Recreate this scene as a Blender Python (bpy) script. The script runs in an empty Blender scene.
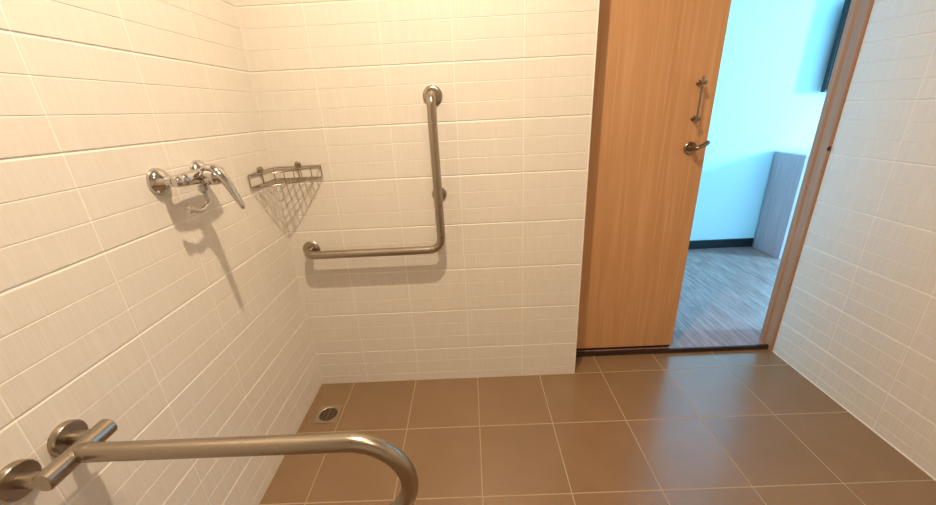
import bpy, bmesh, math, random
from mathutils import Vector, Matrix
random.seed(4)
S = bpy.context.scene
C = S.collection

# ------------------------------------------------------------------ camera
cam_d = bpy.data.cameras.new('camera'); cam = bpy.data.objects.new('camera', cam_d); C.objects.link(cam)
cam_d.sensor_width = 36.0; cam_d.sensor_fit = 'HORIZONTAL'; cam_d.lens = 374.71 / 936 * 36.0
cam_d.clip_start = 0.02
R = Matrix(((0.99890331, 0.0450657, 0.0126985), (-0.00426902, 0.35775064, -0.9338074), (-0.04662558, 0.93272909, 0.35755069)))
cam.matrix_world = Matrix.Translation((0.76299, -1.48280, 1.21900)) @ R.to_4x4()
S.camera = cam
# ------------------------------------------------------------------ exposure
S.view_settings.view_transform = 'Standard'; S.view_settings.look = 'None'
S.view_settings.gamma = 1.0; S.view_settings.exposure = 0.0; S.view_settings.use_curve_mapping = False
# ------------------------------------------------------------------ daylight outside the bedroom window
w = bpy.data.worlds.new('World'); S.world = w; w.use_nodes = True
w.node_tree.nodes['Background'].inputs[0].default_value = (0.35, 0.72, 1.0, 1)
w.node_tree.nodes['Background'].inputs[1].default_value = 1.5
ld = bpy.data.lights.new('window_daylight', 'AREA'); ld.shape = 'RECTANGLE'; ld.size = 0.6; ld.size_y = 0.4
ld.color = (0.20, 0.62, 1.0); ld.energy = 310
lo = bpy.data.objects.new('window_daylight', ld); C.objects.link(lo)
lo.location = (5.64, 0.1, 1.3); lo.rotation_euler = (0, math.radians(90), 0)   # -Z towards -X
# room lamps (the two ceiling downlights): power and colour, used by the builder below
LAMP_POWER = (30.5, 7.5)
LAMP_COLOR = (1.0, 0.785, 0.555)
LAMPS = ((0.72, -0.83), (1.33, -1.47))

# ------------------------------------------------------------------ materials
def mat(name, col=(.8, .8, .8), rough=.5, metal=0., spec=.5):
    m = bpy.data.materials.new(name); m.use_nodes = True
    b = m.node_tree.nodes['Principled BSDF']
    b.inputs['Base Color'].default_value = (*col, 1); b.inputs['Roughness'].default_value = rough
    b.inputs['Metallic'].default_value = metal; b.inputs['Specular IOR Level'].default_value = spec
    return m
class G:
    """small node-graph writer"""
    def __init__(s, m): s.t = m.node_tree; s.b = s.t.nodes['Principled BSDF']
    def n(s, typ, **k):
        o = s.t.nodes.new(typ)
        for a, v in k.items(): setattr(o, a, v)
        return o
    def put(s, sock, v):
        if isinstance(v, bpy.types.NodeSocket): s.t.links.new(v, sock)
        else: sock.default_value = v
    def m(s, op, a, b=0., c=0., clamp=False):
        o = s.n('ShaderNodeMath', operation=op); o.use_clamp = clamp
        s.put(o.inputs[0], a); s.put(o.inputs[1], b); s.put(o.inputs[2], c); return o.outputs[0]
    def xyz(s):
        tc = s.n('ShaderNodeTexCoord'); sp = s.n('ShaderNodeSeparateXYZ'); s.t.links.new(tc.outputs['Object'], sp.inputs[0]); return sp.outputs
    def vec(s, x, y, z=0.):
        o = s.n('ShaderNodeCombineXYZ'); s.put(o.inputs[0], x); s.put(o.inputs[1], y); s.put(o.inputs[2], z); return o.outputs[0]
    def noise(s, v, scale, detail=2., rough=.5):
        o = s.n('ShaderNodeTexNoise'); s.put(o.inputs['Vector'], v); o.inputs['Scale'].default_value = scale
        o.inputs['Detail'].default_value = detail; o.inputs['Roughness'].default_value = rough; return o.outputs['Fac']
    def white(s, v):
        o = s.n('ShaderNodeTexWhiteNoise'); s.put(o.inputs['Vector'], v); return o.outputs['Value']
    def mix(s, f, a, b):
        o = s.n('ShaderNodeMix', data_type='RGBA'); s.put(o.inputs[0], f); s.put(o.inputs[6], a); s.put(o.inputs[7], b); return o.outputs[2]
    def bump(s, h, strength=1., dist=.001):
        o = s.n('ShaderNodeBump'); o.inputs['Strength'].default_value = strength; o.inputs['Distance'].default_value = dist
        s.put(o.inputs['Height'], h); s.t.links.new(o.outputs[0], s.b.inputs['Normal'])

def wall_tile_material():
    m = mat('woven_wall_tile', rough=.42); g = G(m); x, y, z = g.xyz()
    u = g.m('ADD', x, y)
    iu = g.m('FLOOR', g.m('DIVIDE', u, .25)); iz = g.m('FLOOR', g.m('DIVIDE', g.m('SUBTRACT', z, .1772), .0667))
    cell = g.white(g.vec(iu, iz, 3.))
    fine_v = g.noise(g.vec(g.m('MULTIPLY', u, 150.), g.m('MULTIPLY', z, 16.), cell), 1., 2.)
    fine_h = g.noise(g.vec(g.m('MULTIPLY', u, 12.), g.m('MULTIPLY', z, 190.), cell), 1., 2.)
    wide_v = g.noise(g.vec(g.m('MULTIPLY', u, 70.), g.m('MULTIPLY', iz, 7.7), cell), 1., 0.)
    rib = g.m('SMOOTH_MIN', g.m('ABSOLUTE', g.m('SUBTRACT', wide_v, .5)), .09, .04)     # narrow raised threads
    h = g.m('ADD', g.m('ADD', g.m('MULTIPLY', fine_v, .55), g.m('MULTIPLY', fine_h, .55)), g.m('MULTIPLY', rib, -3.2))
    c = g.mix(g.m('MULTIPLY', g.m('ADD', fine_v, fine_h), .5), (.72, .675, .605, 1), (.80, .76, .695, 1))
    c2 = g.mix(g.m('MULTIPLY', g.m('SUBTRACT', .07, rib, clamp=True), 3.), c, (.87, .84, .78, 1))
    g.put(g.b.inputs['Base Color'], c2)
    g.bump(h, .6, .0010)
    return m
M_tile = wall_tile_material()
M_grout = mat('wall_grout', (.88, .855, .80), .7)
M_trim = mat('corner_trim', (.86, .83, .77), .4)

def floor_material():
    m = mat('brown_floor_tile', rough=.36, spec=1.0); g = G(m); x, y, z = g.xyz()
    fx = g.m('DIVIDE', g.m('SUBTRACT', 2.2591, x), .3); fy = g.m('DIVIDE', y, .3)
    def line(f):
        r = g.m('ABSOLUTE', g.m('SUBTRACT', g.m('FRACT', f), .5)); return g.m('SMOOTHSTEP', r, 1, 0) if False else r
    ex = line(fx); ey = line(fy)
    e = g.m('MAXIMUM', ex, ey)                                     # .5 on a joint
    gr = g.m('MULTIPLY', g.m('SUBTRACT', e, .4925), 400., clamp=True)
    cell = g.white(g.vec(g.m('FLOOR', fx), g.m('FLOOR', fy), 1.))
    nz = g.noise(g.vec(x, y, cell), 7., 5., .6); n2 = g.noise(g.vec(x, y, 0.), 120., 2.)
    t = g.m('ADD', g.m('MULTIPLY', nz, .75), g.m('MULTIPLY', cell, .25))
    base = g.mix(t, (.195, .112, .053, 1), (.285, .172, .088, 1))
    base = g.mix(g.m('MULTIPLY', n2, .25), base, (.27, .19, .11, 1))
    g.put(g.b.inputs['Base Color'], g.mix(gr, base, (.42, .30, .18, 1)))
    g.put(g.b.inputs['Roughness'], g.m('ADD', g.m('MULTIPLY', gr, .4), g.m('ADD', .20, g.m('MULTIPLY', n2, .10))))
    g.bump(g.m('SUBTRACT', g.m('MULTIPLY', n2, .25), gr), .6, .0012)
    return m
M_floor = floor_material()

def wood_material(name, a, b, c, sx, sy, rough=.42, flat=False):
    """grain runs along z (flat: along y)"""
    m = mat(name, rough=rough); g = G(m); x, y, z = g.xyz()
    along = y if flat else z; across = x if flat else g.m('ADD', x, y)
    w1 = g.noise(g.vec(g.m('MULTIPLY', across, sx), g.m('MULTIPLY', along, sy)), 1., 4., .6)
    w2 = g.noise(g.vec(g.m('MULTIPLY', across, sx * 5), g.m('MULTIPLY', along, sy * 2.2), 5.), 1., 2.)
    col = g.mix(g.m('MULTIPLY', g.m('SUBTRACT', w1, .3), 2.4, clamp=True), a, b)
    col = g.mix(g.m('MULTIPLY', g.m('SUBTRACT', w2, .5), 3.2, clamp=True), col, c)
    g.put(g.b.inputs['Base Color'], col); g.bump(w2, .25, .0006)
    return m
M_door = wood_material('door_laminate', (.52, .265, .115, 1), (.62, .335, .155, 1), (.66, .39, .20, 1), 16, .9, .4)
M_jamb = wood_material('jamb_laminate', (.36, .185, .095, 1), (.47, .25, .14, 1), (.50, .30, .18, 1), 30, 1.2, .38)
M_thr = wood_material('threshold_wood', (.025, .010, .006, 1), (.055, .022, .012, 1), (.08, .035, .02, 1), 10, 30, .35)
M_thr_top = wood_material('threshold_top_wood', (.24, .12, .08, 1), (.32, .17, .12, 1), (.36, .21, .15, 1), 10, 30, .4)
M_panel = wood_material('grey_oak', (.46, .32, .33, 1), (.56, .40, .41, 1), (.68, .50, .50, 1), 26, 1.6, .45)
def plank_material():
    m = mat('grey_brown_planks', rough=.42); g = G(m); x, y, z = g.xyz()
    # planks run along y, seven of them to a metre
    px = g.m('DIVIDE', x, .145); ix = g.m('FLOOR', px)
    py = g.m('ADD', g.m('DIVIDE', y, .92), g.m('MULTIPLY', g.white(g.vec(ix, 0., 0.)), 1.))
    cell = g.white(g.vec(ix, g.m('FLOOR', py), 2.))
    gr = g.noise(g.vec(g.m('MULTIPLY', x, 60.), g.m('MULTIPLY', y, 5.), g.m('MULTIPLY', cell, 9.)), 1., 4., .7)
    col = g.mix(g.m('MULTIPLY', g.m('SUBTRACT', gr, .35), 3., clamp=True), (.21, .11, .095, 1), (.50, .30, .26, 1))
    col = g.mix(g.m('MULTIPLY', cell, .35), col, (.33, .19, .175, 1))
    e = g.m('ABSOLUTE', g.m('SUBTRACT', g.m('FRACT', px), .5)); jn = g.m('MULTIPLY', g.m('SUBTRACT', e, .488), 90., clamp=True)
    g.put(g.b.inputs['Base Color'], g.mix(jn, col, (.07, .055, .05, 1)))
    g.bump(gr, .3, .0008)
    return m
M_plank = plank_material()
M_white = mat('white_paint', (.66, .64, .60), .6)
M_bed_wall = mat('bedroom_paint', (.74, .84, .85), .7)
M_black = mat('black_base', (.006, .005, .006), .5)
M_tvb = mat('black_plastic', (.01, .01, .012), .3)
M_screen = mat('dark_glass_screen', (.006, .006, .008), .08)
M_white_lam = mat('white_laminate', (.82, .83, .83), .4)

def steel(name, col, rough, aniso=0.):
    m = mat(name, col, rough, 1.); g = G(m); x, y, z = g.xyz()
    n = g.noise(g.vec(x, y, z), 30., 1.)
    g.put(g.b.inputs['Roughness'], g.m('ADD', rough - .015, g.m('MULTIPLY', n, .03)))
    if aniso: g.b.inputs['Anisotropic'].default_value = aniso
    return m
M_steel = steel('brushed_steel', (.41, .35, .28), .28)
M_chrome = steel('polished_chrome', (.60, .575, .55), .06)
M_wire = steel('steel_wire', (.42, .36, .29), .22)
M_brass = steel('aged_nickel', (.30, .23, .17), .28)
M_dark = mat('dark_rubber', (.03, .025, .02), .5)
M_drain = steel('drain_steel', (.56, .46, .36), .42)
M_hole = mat('drain_dark', (.03, .022, .016), .6)
M_lamp = mat('lamp_diffuser', (.9, .9, .9), .4)
_b = M_lamp.node_tree.nodes['Principled BSDF']; _b.inputs['Emission Color'].default_value = (1, .80, .56, 1); _b.inputs['Emission Strength'].default_value = 14

# ------------------------------------------------------------------ mesh helpers
def obj(name, bm, m, parent=None, smooth=False, mats=None):
    me = bpy.data.meshes.new(name); bmesh.ops.recalc_face_normals(bm, faces=bm.faces[:]) if mats is None else None
    bm.to_mesh(me); bm.free()
    for k in (mats or [m]): me.materials.append(k)
    if smooth:
        me.polygons.foreach_set('use_smooth', [True] * len(me.polygons))
        me.set_sharp_from_angle(angle=math.radians(40))
    o = bpy.data.objects.new(name, me); C.objects.link(o)
    if parent:
        o.parent = parent; o.matrix_parent_inverse = Matrix.Translation(-world_loc(parent))
    return o
def world_loc(o):
    v = Vector(o.location)
    return v
def thing(name, label, cat, loc=(0, 0, 0), group=None):
    o = bpy.data.objects.new(name, None); C.objects.link(o); o.location = loc; o.empty_display_size = .05
    o['label'] = label; o['category'] = cat
    if group: o['group'] = group
    return o
def struct(name, bm, m, parent=None, **k):
    o = obj(name, bm, m, parent, **k); o['kind'] = 'structure'; return o
def box(bm, x0, x1, y0, y1, z0, z1, bev=0.):
    r = bmesh.ops.create_cube(bm, size=1.)
    vs = r['verts']
    for v in vs:
        v.co = Vector(((x0 + x1) / 2 + v.co.x * (x1 - x0), (y0 + y1) / 2 + v.co.y * (y1 - y0), (z0 + z1) / 2 + v.co.z * (z1 - z0)))
    if bev:
        es = list({e for v in vs for e in v.link_edges})
        bmesh.ops.bevel(bm, geom=es, offset=bev, segments=2, affect='EDGES', clamp_overlap=True)
    return bm
def frame_of(d):
    d = d.normalized(); a = Vector((0, 0, 1)) if abs(d.z) < .9 else Vector((1, 0, 0))
    u = d.cross(a).normalized(); return u, d.cross(u).normalized()
def tube(bm, pts, rad, n=16, cap=True):
    """sweep a circle (rad: number or one per point) along pts"""
    pts = [Vector(p) for p in pts]
    rs = rad if isinstance(rad, (list, tuple)) else [rad] * len(pts)
    d0 = (pts[1] - pts[0]).normalized(); u, v = frame_of(d0); rings = []
    for i, p in enumerate(pts):
        if i == 0: d = pts[1] - pts[0]
        elif i == len(pts) - 1: d = pts[-1] - pts[-2]
        else: d = (pts[i + 1] - p).normalized() + (p - pts[i - 1]).normalized()
        d.normalize(); u = (u - d * u.dot(d)).normalized(); v = d.cross(u)
        rings.append([bm.verts.new(p + (u * math.cos(2 * math.pi * k / n) + v * math.sin(2 * math.pi * k / n)) * rs[i]) for k in range(n)])
    for a, b in zip(rings, rings[1:]):
        for k in range(n): bm.faces.new((a[k], a[(k + 1) % n], b[(k + 1) % n], b[k]))
    if cap:
        bm.faces.new(rings[0][::-1]); bm.faces.new(rings[-1])
    return bm
def rounded(pts, r, seg=10):
    """polyline with its inner corners filleted"""
    pts = [Vector(p) for p in pts]; rr = r if isinstance(r, (list, tuple)) else [r] * (len(pts) - 2)
    out = [pts[0]]
    for i in range(1, len(pts) - 1):
        a = (pts[i - 1] - pts[i]).normalized(); b = (pts[i + 1] - pts[i]).normalized()
        ang = a.angle(b); t = rr[i - 1] / math.tan(ang / 2); c = pts[i] + (a + b).normalized() * (rr[i - 1] / math.sin(ang / 2))
        s = pts[i] + a * t - c; e = pts[i] + b * t - c
        for k in range(seg + 1):
            f = k / seg; th = s.angle(e)
            out.append(c + (s * math.sin((1 - f) * th) + e * math.sin(f * th)) / math.sin(th))
    out.append(pts[-1]); return out
def lathe(bm, base, axis, prof, n=32):
    """prof: (distance along axis, radius)"""
    base = Vector(base); d = Vector(axis).normalized(); u, v = frame_of(d); rings = []
    for h, r in prof:
        if r < 1e-5: rings.append([bm.verts.new(base + d * h)])
        else: rings.append([bm.verts.new(base + d * h + (u * math.cos(2 * math.pi * k / n) + v * math.sin(2 * math.pi * k / n)) * r) for k in range(n)])
    for a, b in zip(rings, rings[1:]):
        if len(a) == 1 and len(b) == 1: continue
        for k in range(n):
            k2 = (k + 1) % n
            if len(a) == 1: bm.faces.new((a[0], b[k2], b[k]))
            elif len(b) == 1: bm.faces.new((a[k], a[k2], b[0]))
            else: bm.faces.new((a[k], a[k2], b[k2], b[k]))
    if len(rings[0]) > 1: bm.faces.new(rings[0][::-1])
    if len(rings[-1]) > 1: bm.faces.new(rings[-1])
    return bm

# ------------------------------------------------------------------ setting: tiled walls
W2 = 2.2591; XE = 1.2267; CEIL = 2.40; YB = -2.95; ZJ = .1772
def tile_wall(name, fixed_axis, fixed, inward, a0, a1, joint, z0=0., z1=CEIL, thick=.05):
    """relief-tiled wall: 25 x 20 cm tiles, each pressed into three bands; horizontal joints deeper"""
    us = [(0, 1), (.0015, 1), (.0025, 0), (.2475, 0), (.2485, 1), (.25, 1)]
    zs = [(0, 2), (.0012, 2), (.0024, 0)]
    for gz in (.0667, .1333): zs += [(gz - .0026, 0), (gz, 1.3), (gz + .0008, 0)]
    zs += [(.1953, 0), (.1980, 1.5), (.1986, 2), (.2, 2)]
    def cuts(lo, hi, period, j0, prof):
        out = []; k = math.floor((lo - j0) / period) - 1
        while j0 + k * period < hi + period:
            for t, d in prof[:-1]:
                p = j0 + k * period + t
                if lo + 1e-5 < p < hi - 1e-5: out.append((p, d))
            k += 1
        first = [(lo, out[0][1] if out else 0)]; return first + out + [(hi, out[-1][1] if out else 0)]
    U = cuts(a0, a1, .25, joint, us); Z = cuts(z0, z1, .2, ZJ, zs)
    bm = bmesh.new(); grid = []
    for z, dz in Z:
        row = []
        for u, du in U:
            dep = max(dz * .0010, du * .0006)
            f = fixed - inward * dep
            row.append(bm.verts.new((f, u, z) if fixed_axis == 0 else (u, f, z)))
        grid.append(row)
    for i in range(len(Z) - 1):
        for j in range(len(U) - 1):
            f = bm.faces.new((grid[i][j], grid[i][j + 1], grid[i + 1][j + 1], grid[i + 1][j]))
            g_u = U[j][1] >= 1 and U[j + 1][1] >= 1
            g_z = Z[i][1] >= 2 and Z[i + 1][1] >= 2
            f.material_index = 1 if (g_u or g_z) else 0
    # solid body behind the relief
    o = fixed - inward * thick
    def P(u, z): return bm.verts.new((o, u, z) if fixed_axis == 0 else (u, o, z))
    b = [P(a0, z0), P(a1, z0), P(a1, z1), P(a0, z1)]
    bm.faces.new(b)
    e = [[r for r in grid[0]], [r[-1] for r in grid], grid[-1][::-1], [r[0] for r in grid][::-1]]
    for k in range(4): bm.faces.new(e[k] + [b[(k + 1) % 4], b[k]])
    bmesh.ops.recalc_face_normals(bm, faces=bm.faces[:])
    return struct(name, bm, None, mats=[M_tile, M_grout])
tile_wall('wall_left', 0, 0., 1, YB - .01, 0.01, -.2532)
tile_wall('wall_back', 1, 0., -1, -.01, XE, .2257 - .25, thick=.125)
tile_wall('wall_right', 0, W2, -1, YB, .107, -.1425, thick=.1)
tile_wall('wall_front', 1, YB, 1, -.01, W2 + .01, .2257 - .25)
# white edge trim on the free end of the back wall
bm = bmesh.new(); tube(bm, [(XE, .0015, 0), (XE, .0015, CEIL)], .0032, 10); struct('trim_1', bm, M_trim, smooth=True)
# sealant line along the foot of the tiles
bm = bmesh.new()
box(bm, W2 - .003, W2, YB, .107, 0, .004)
struct('trim_2', bm, M_grout)
# floor of the washroom
bm = bmesh.new(); box(bm, -.05, W2 + .1, YB - .05, .125, -.06, 0); struct('floor', bm, M_floor)
# ceiling over washroom
bm = bmesh.new(); box(bm, -.05, W2 + .1, YB - .05, .27, CEIL, CEIL + .05); struct('ceiling', bm, M_white)
# wall above the sliding door, bedroom side leaf left of the opening
bm = bmesh.new(); box(bm, XE, W2 + .1, .105, .125, 2.08, CEIL); box(bm, -.05, W2 + .1, .20, .27, 2.08, CEIL); struct('wall_header', bm, M_white)
bm = bmesh.new(); box(bm, -.05, 1.30, .20, .27, 0, 2.08); struct('wall_pocket', bm, M_bed_wall)
# threshold
bm = bmesh.new(); box(bm, XE, W2, .125, .137, -.02, .024, .0015); struct('trim_3', bm, M_thr)
bm = bmesh.new(); box(bm, XE, W2, .134, .27, -.02, .0205); box(bm, W2, 2.36, .184, .27, -.02, .0205); struct('trim_4', bm, M_plank)

# door frame (jamb on the right with a stop), head above
bm = bmesh.new()
prof = [(W2 + .03, .1075), (W2 - .004, .1075), (W2 - .010, .112), (W2 - .010, .152), (W2 - .013, .155), (W2 - .0165, .160), (W2 - .0165, .182), (W2 + .03, .182)]
lo_ = [bm.verts.new((x, y, 0.)) for x, y in prof]; hi_ = [bm.verts.new((x, y, 2.08)) for x, y in prof]
for k in range(len(prof)): bm.faces.new((lo_[k], lo_[(k + 1) % len(prof)], hi_[(k + 1) % len(prof)], hi_[k]))
bm.faces.new(lo_); bm.faces.new(hi_)
jamb = struct('trim_5', bm, M_jamb)
bm = bmesh.new(); lathe(bm, (W2 - .0085, .1085, .997), (-.6, -.8, 0), [(0, .006), (.002, .006), (.004, .004), (.005, 0)], 16)
for v in bm.verts: v.co.z = .997 + (v.co.z - .997) * 1.6
pl = obj('strike_stud', bm, M_dark, jamb, smooth=True)

# ------------------------------------------------------------------ bedroom shell
BY = 1.5; BX = 5.6
bm = bmesh.new(); box(bm, .9, BX + .1, .27, BY + .1, -.06, .02); box(bm, 2.36, BX + .1, -1.6, .27, -.06, .02); struct('floor_bedroom', bm, M_plank)
bm = bmesh.new(); box(bm, .9, BX + .1, BY, BY + .1, .02, CEIL); struct('wall_bedroom_far', bm, M_bed_wall)
bm = bmesh.new(); box(bm, .8, .9, .27, BY + .1, -.06, CEIL); struct('wall_bedroom_left', bm, M_bed_wall)
bm = bmesh.new(); box(bm, 2.36, BX + .1, -1.7, -1.6, -.06, CEIL); struct('wall_bedroom_near', bm, M_bed_wall)
bm = bmesh.new(); box(bm, W2 + .031, W2 + .10, .125, .18, 0, CEIL); box(bm, W2 + .10, W2 + .12, -1.6, .27, 0, CEIL); struct('wall_partition', bm, M_bed_wall)
bm = bmesh.new(); box(bm, .9, BX + .1, .27, BY + .1, CEIL, CEIL + .05); box(bm, 2.36, BX + .1, -1.6, .27, CEIL, CEIL + .05); struct('ceiling_bedroom', bm, M_white)
wy0, wy1, wz0, wz1 = -.30, .50, .70, 1.90
bm = bmesh.new()
box(bm, BX, BX + .1, -1.6, wy0, .02, CEIL); box(bm, BX, BX + .1, wy1, BY, .02, CEIL)
box(bm, BX, BX + .1, wy0, wy1, .02, wz0); box(bm, BX, BX + .1, wy0, wy1, wz1, CEIL)
struct('wall_bedroom_right', bm, M_bed_wall)
bm = bmesh.new()
box(bm, BX + .0, BX + .06, wy0, wy0 + .05, wz0, wz1); box(bm, BX, BX + .06, wy1 - .05, wy1, wz0, wz1)
box(bm, BX, BX + .06, wy0, wy1, wz0, wz0 + .05); box(bm, BX, BX + .06, wy0, wy1, wz1 - .05, wz1)
struct('window_1', bm, M_white_lam)
bm = bmesh.new(); box(bm, .9, 3.128, BY - .014, BY, .02, .094, .003); struct('baseboard_far', bm, M_black)

# ------------------------------------------------------------------ sliding door with lever and pull
DY = .140
door = struct('door_1', box(bmesh.new(), .86, 1.762, DY, DY + .036, .040, 2.075, .0012), M_door)
bm = bmesh.new(); lathe(bm, (1.693, DY, 1.022), (0, -1, 0), [(0, .026), (.005, .026), (.008, .023), (.008, .012), (.012, .0105), (.040, .0105)], 28)
lev = obj('lever_handle', bm, M_brass, door, smooth=True)
bm = bmesh.new(); tube(bm, rounded([(1.693, DY - .030, 1.022), (1.693, DY - .050, 1.024), (1.730, DY - .047, 1.040), (1.741, DY - .040, 1.046)], [.008, .005], 6), .0088, 12)
obj('grip', bm, M_brass, lev, smooth=True)
px_, pz0, pz1 = 1.682, 1.139, 1.272
pull = obj('pull_handle', tube(bmesh.new(), [(px_, DY - .038, pz0 - .016), (px_, DY - .038, pz1 + .024)], .0042, 12), M_brass, door, smooth=True)
for zz in (pz0, pz1):
    bm = bmesh.new(); lathe(bm, (px_ + .006, DY, zz), (0, -1, 0), [(0, .011), (.004, .011), (.006, .0075), (.033, .0065), (.044, .008), (.046, .004)], 20)
    obj('post', bm, M_brass, pull, smooth=True)
bm = bmesh.new(); box(bm, .86, 1.755, DY + .008, DY + .028, .0246, .0395); obj('bottom_guide', bm, M_thr, door)

# ------------------------------------------------------------------ L-shaped grab bar on the back wall
BR = .0165
def flange_prof(r): return [(0, r), (.003, r), (.0075, r - .004), (.009, r - .012), (.009, BR * .9)]
gb = thing('grab_bar', 'L-shaped brushed steel grab bar fixed to the back tiled wall', 'grab bar', (.64, 0, .694))
zb = .692; xv = .640; yb = -.060
path = rounded([(.086, -.002, .698), (.086, yb, zb), (xv, yb, zb), (xv, yb, 1.269), (xv, -.002, 1.269)], [.034, .052, .034], 12)
obj('rail', tube(bmesh.new(), path, BR, 24), M_steel, gb, smooth=True)
for fx, fz in ((.086, .698), (xv + .002, 1.269)):
    obj('wall_flange', lathe(bmesh.new(), (fx, 0, fz), (0, -1, 0), flange_prof(.036)), M_steel, gb, smooth=True)
bm = bmesh.new(); lathe(bm, (xv, 0, .908), (0, -1, 0), [(0, .029), (.003, .029), (.0075, .026), (.009, .020), (.009, .010), (.050, .010)])
obj('middle_bracket', bm, M_steel, gb, smooth=True)

# ------------------------------------------------------------------ fold-down support rail on the left wall
sr = thing('support_rail', 'U-shaped brushed steel support rail projecting from the left wall in the foreground', 'grab rail', (0, -.995, .69))
zr = .694; yr = -.997; xc = .060; zl = .494
p = [Vector((xc + .004, yr, zr)), Vector((.53, yr, zr))]
for k in range(1, 25):
    a = math.pi * k / 24; p.append(Vector((.53 + .1 * math.sin(a), yr, zr - .1 + .1 * math.cos(a))))
p += [Vector((.0, yr, zl))]
obj('rail', tube(bmesh.new(), p, .0158, 28), M_steel, sr, smooth=True)
obj('rail_collar', lathe(bmesh.new(), (xc + .012, yr, zr), (1, 0, 0), [(0, .0158), (.001, .0166), (.014, .0166), (.016, .0160)]), M_steel, sr, smooth=True)
bm = bmesh.new(); lathe(bm, (xc, -1.055, zr - .002), (0, 1, 0), [(0, .0145), (.0025, .0170), (.119, .0170), (.1215, .0145)], 32)
obj('pivot_barrel', bm, M_steel, sr, smooth=True)
for fy, zf in ((-1.043, .689), (-.958, .689)):
    fl = obj('wall_flange', lathe(bmesh.new(), (0, fy, zf), (1, 0, 0), [(0, .031), (.010, .031), (.0125, .029), (.013, .024), (.013, .013)], 36), M_steel, sr, smooth=True)
    obj('standoff', lathe(bmesh.new(), (.010, fy, zf), (1, 0, 0), [(0, .0125), (.048, .0125)], 24), M_steel, fl, smooth=True)
obj('wall_flange', lathe(bmesh.new(), (0, yr, zl), (1, 0, 0), [(0, .036), (.006, .036), (.011, .0325), (.012, .016)], 36), M_steel, sr, smooth=True)

# ------------------------------------------------------------------ shower mixer on the left wall
mx = thing('shower_mixer', 'chrome single-lever shower mixer tap on the left tiled wall', 'tap', (0, -.485, 1.09))
ym = -.485; zm = 1.088; xm = .052
for fy in (-.560, -.410):
    e = obj('escutcheon', lathe(bmesh.new(), (0, fy, zm), (1, 0, 0), [(0, .0335), (.003, .0335), (.009, .031), (.016, .025), (.021, .0175), (.024, .0125), (.040, .0118)], 36), M_chrome, mx, smooth=True)
    s = 1 if fy < ym else -1
    obj('union_nut', lathe(bmesh.new(), (xm - .018, fy, zm), (1, 0, 0), [(0, .013), (.002, .0155), (.012, .0155), (.014, .013)], 6), M_chrome, e)
bm = bmesh.new()
lathe(bm, (xm, -.577, zm - .001), (0, 1, 0), [(0, .004), (.001, .0095), (.004, .0128), (.014, .0145), (.018, .0150), (.020, .0138), (.023, .0138), (.025, .0155), (.050, .0175), (.070, .0185), (.114, .0185), (.134, .0175), (.159, .0155), (.161, .0138), (.164, .0138), (.166, .0150), (.170, .0145), (.180, .0128), (.183, .0095), (.184, .004)], 32)
obj('body', bm, M_chrome, mx, smooth=True)
bm = bmesh.new()
lathe(bm, (xm - .006, ym, zm - .002), (.98, 0, -.06), [(0, .017), (.012, .020), (.026, .0215), (.028, .0198), (.030, .0198), (.032, .0222), (.050, .0215), (.060, .017), (.064, .009), (.065, 0)], 32)
hd = obj('cartridge_cap', bm, M_chrome, mx, smooth=True)
# lever: flattened, curved, tapering blade
def blade(bm, pts, wh, n=14):
    rings = []
    pts = [Vector(q) for q in pts]
    for i, q in enumerate(pts):
        d = (pts[min(i + 1, len(pts) - 1)] - pts[max(i - 1, 0)]).normalized(); s = Vector((0, 1, 0)); t = d.cross(s).normalized()
        w_, h_ = wh[i]
        rings.append([bm.verts.new(q + s * math.cos(2 * math.pi * k / n) * w_ + t * math.sin(2 * math.pi * k / n) * h_) for k in range(n)])
    for a, b in zip(rings, rings[1:]):
        for k in range(n): bm.faces.new((a[k], a[(k + 1) % n], b[(k + 1) % n], b[k]))
    bm.faces.new(rings[0][::-1]); bm.faces.new(rings[-1]); return bm
lp = [(.066, ym, 1.104), (.080, ym, 1.108), (.094, ym, 1.104), (.106, ym, 1.092), (.117, ym, 1.074), (.126, ym, 1.052), (.135, ym, 1.028), (.142, ym, 1.008), (.145, ym, .998), (.1455, ym, .994)]
lw = [(.012, .006), (.0165, .010), (.0170, .012), (.0155, .0125), (.0130, .0115), (.0112, .0098), (.0100, .0082), (.0090, .0068), (.0075, .0055), (.004, .003)]
obj('lever', blade(bmesh.new(), lp, lw), M_chrome, mx, smooth=True)
bm = bmesh.new(); lathe(bm, (xm, ym, zm - .015), (0, 0, -1), [(0, .010), (.010, .010), (.011, .0125), (.024, .0125), (.026, .010), (.030, .0075)], 8)
on = obj('hose_outlet', bm, M_chrome, mx)
bm = bmesh.new()
tube(bm, rounded([(xm, ym, 1.055), (xm + .002, ym + .006, 1.014), (xm + .002, -.520, 1.001), (xm, -.562, 1.016)], [.020, .02], 8), .0066, 14)
el = obj('outlet_elbow', bm, M_chrome, on, smooth=True)
bm = bmesh.new(); lathe(bm, (xm + .001, -.552, 1.0115), (-.05, -.93, .36), [(0, .008), (.001, .0095), (.011, .0095), (.012, .0075), (.012, .005), (.006, .004)], 16)
obj('end_nut', bm, M_chrome, on, smooth=True)

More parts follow.
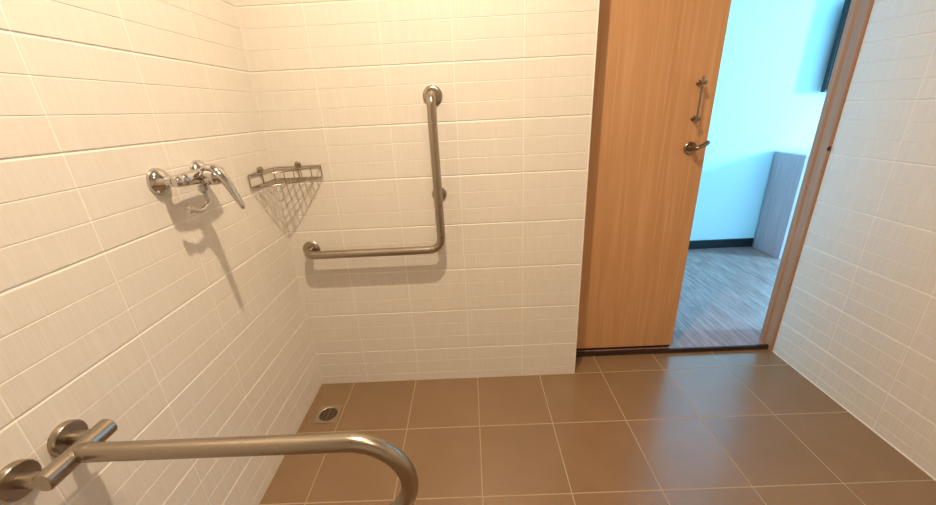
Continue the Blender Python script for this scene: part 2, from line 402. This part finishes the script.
# ------------------------------------------------------------------ wire corner basket
bk = thing('corner_basket', 'triangular steel wire basket mounted in the corner above the L-shaped bar', 'shower basket', (0, 0, 1.0))
zt, zb_ = 1.041, .997; E = .006; YA = -.187; XA = .189; WR = .0021
def arc_pt(t, z, bulge=.028, inset=0.):
    a = Vector((E, YA, z)); b = Vector((XA, -E, z)); q = a.lerp(b, t); nrm = Vector((1, -1, 0)).normalized()
    return q + nrm * (bulge * math.sin(math.pi * t) - inset)
def front(z, **k): return [arc_pt(i / 16, z, **k) for i in range(17)]
bm = bmesh.new()
for z in (zt, zb_ + .001):
    f = front(z); tube(bm, f, WR * 1.15, 8)
    tube(bm, rounded([f[0], (E, -E, z), f[-1]], .012, 6), WR * 1.15, 8)
obj('rim', bm, M_wire, bk, smooth=True)
for t in (0, .16, .30, .42, .55, .66, .82, 1): obj('upright_wire', tube(bmesh.new(), [arc_pt(t, zb_), arc_pt(t, zt)], WR * .85, 8), M_wire, bk, smooth=True)
for q in ((E, -.10), (E, -E - .003), (.10, -E)): obj('upright_wire', tube(bmesh.new(), [(q[0], q[1], zb_), (q[0], q[1], zt)], WR * .85, 8), M_wire, bk, smooth=True)
bm = bmesh.new()
nrm = Vector((1, -1, 0)).normalized()
for i in range(1, 15):
    t = i / 15; f = arc_pt(t, zb_)
    # run each wire from the front arc back along the corner diagonal to the nearer wall
    s = min(f.x - E, -f.y - E); tube(bm, [f, f - Vector((1, -1, 0)) * s], WR * .85, 6)
for k in (.022, .044, .068, .092):
    a = arc_pt(.5, zb_, 0) - nrm * k; L = .131 - k
    d = Vector((1, 1, 0)).normalized(); tube(bm, [a - d * L * .98, a + d * L * .98], WR * .85, 6)
obj('base_grid', bm, M_wire, bk, smooth=True)
for q, ax in (((0, -.107, 1.049), (1, 0, 0)), ((.104, 0, 1.051), (0, -1, 0))):
    obj('mounting_knob', lathe(bmesh.new(), q, ax, [(0, .0085), (.007, .0085), (.008, .0115), (.013, .0115), (.016, .008), (.017, 0)], 20), M_wire, bk, smooth=True)

# ------------------------------------------------------------------ floor drain
dr = thing('floor_drain', 'small square metal floor drain in the corner tile beside the left wall', 'drain', (.1, -.2, 0))
dx0, dx1, dy0, dy1 = .049, .150, -.252, -.151; cx, cy = .0995, -.2015; rr = .041
bm = bmesh.new(); N = 32; rin = []; rlow = []; sq = []; sqb = []
for k in range(N):
    a = 2 * math.pi * k / N; c_, s_ = math.cos(a), math.sin(a); m_ = max(abs(c_), abs(s_)); hw = (dx1 - dx0) / 2
    rin.append(bm.verts.new((cx + rr * c_, cy + rr * s_, .0022))); rlow.append(bm.verts.new((cx + (rr - .003) * c_, cy + (rr - .003) * s_, .0006)))
    sq.append(bm.verts.new((cx + hw * c_ / m_, cy + hw * s_ / m_, .0026))); sqb.append(bm.verts.new((cx + hw * c_ / m_, cy + hw * s_ / m_, 0)))
for k in range(N):
    j = (k + 1) % N
    for A, B in ((sqb, sq), (sq, rin), (rin, rlow)): bm.faces.new((A[k], A[j], B[j], B[k]))
obj('frame', bm, M_drain, dr)
bm = bmesh.new(); lathe(bm, (cx, cy, .0002), (0, 0, 1), [(0, .038), (.0004, .038)], 32); obj('sump', bm, M_hole, dr)
bm = bmesh.new()
for k in range(-3, 4):
    yy = k * .0105; L = math.sqrt(.038 ** 2 - yy ** 2); box(bm, cx - L, cx + L, cy + yy - .0022, cy + yy + .0022, .0007, .0021)
box(bm, cx - .004, cx + .004, cy - .037, cy + .037, .0008, .0024)
box(bm, cx + .018, cx + .022, cy - .032, cy + .032, .0008, .0024); box(bm, cx - .022, cx - .018, cy - .032, cy + .032, .0008, .0024)
obj('grate', bm, steel('grate_steel', (.26, .20, .15), .4), dr)

# ------------------------------------------------------------------ bedroom furniture
dk = thing('desk', 'grey wood-grain desk unit against the bedroom wall beyond the doorway', 'desk', (3.13, BY, .02))
obj('end_panel', box(bmesh.new(), 3.130, 3.155, 1.205, BY - .015, .02, .80, .001), M_panel, dk)
obj('desktop', box(bmesh.new(), 3.130, 4.10, 1.200, BY - .015, .80, .812, .001), M_white_lam, dk)
obj('drawer_front', box(bmesh.new(), 3.156, 4.08, 1.207, 1.225, .05, .795, .001), M_white_lam, dk)
obj('carcass', box(bmesh.new(), 3.156, 4.08, 1.226, BY - .015, .02, .795), M_white_lam, dk)
tv = thing('television', 'thin black wall-mounted television cut off by the door frame', 'television', (3.7, BY, 1.5))
obj('casing', box(bmesh.new(), 3.320, 4.35, 1.415, 1.447, 1.212, 1.80, .003), M_tvb, tv)
obj('screen', box(bmesh.new(), 3.330, 4.34, 1.4125, 1.4149, 1.225, 1.79), M_screen, tv)
obj('wall_bracket', box(bmesh.new(), 3.60, 4.10, 1.447, BY, 1.36, 1.64), M_tvb, tv)

# ------------------------------------------------------------------ ceiling downlights (above the frame)
for k, (lx, ly) in enumerate(LAMPS):
    t = thing('ceiling_downlight', ('round ceiling downlight above the L-shaped grab bar', 'round ceiling downlight behind the camera', 'round ceiling downlight nearest the doorway')[k], 'ceiling light', (lx, ly, CEIL))
    obj('trim_ring', lathe(bmesh.new(), (lx, ly, CEIL), (0, 0, -1), [(0, .060), (.004, .060), (.006, .055), (.006, .043), (.001, .041)], 40), M_white, t, smooth=True)
    obj('diffuser', lathe(bmesh.new(), (lx, ly, CEIL), (0, 0, -1), [(0, .038), (.002, .038)], 32), M_lamp, t)
    l = bpy.data.lights.new('lamp_light', 'AREA'); l.shape = 'DISK'; l.size = .06; l.energy = LAMP_POWER[k]; l.color = LAMP_COLOR
    q = bpy.data.objects.new('lamp_light', l); C.objects.link(q); q.parent = t; q.location = (0, 0, -.008)
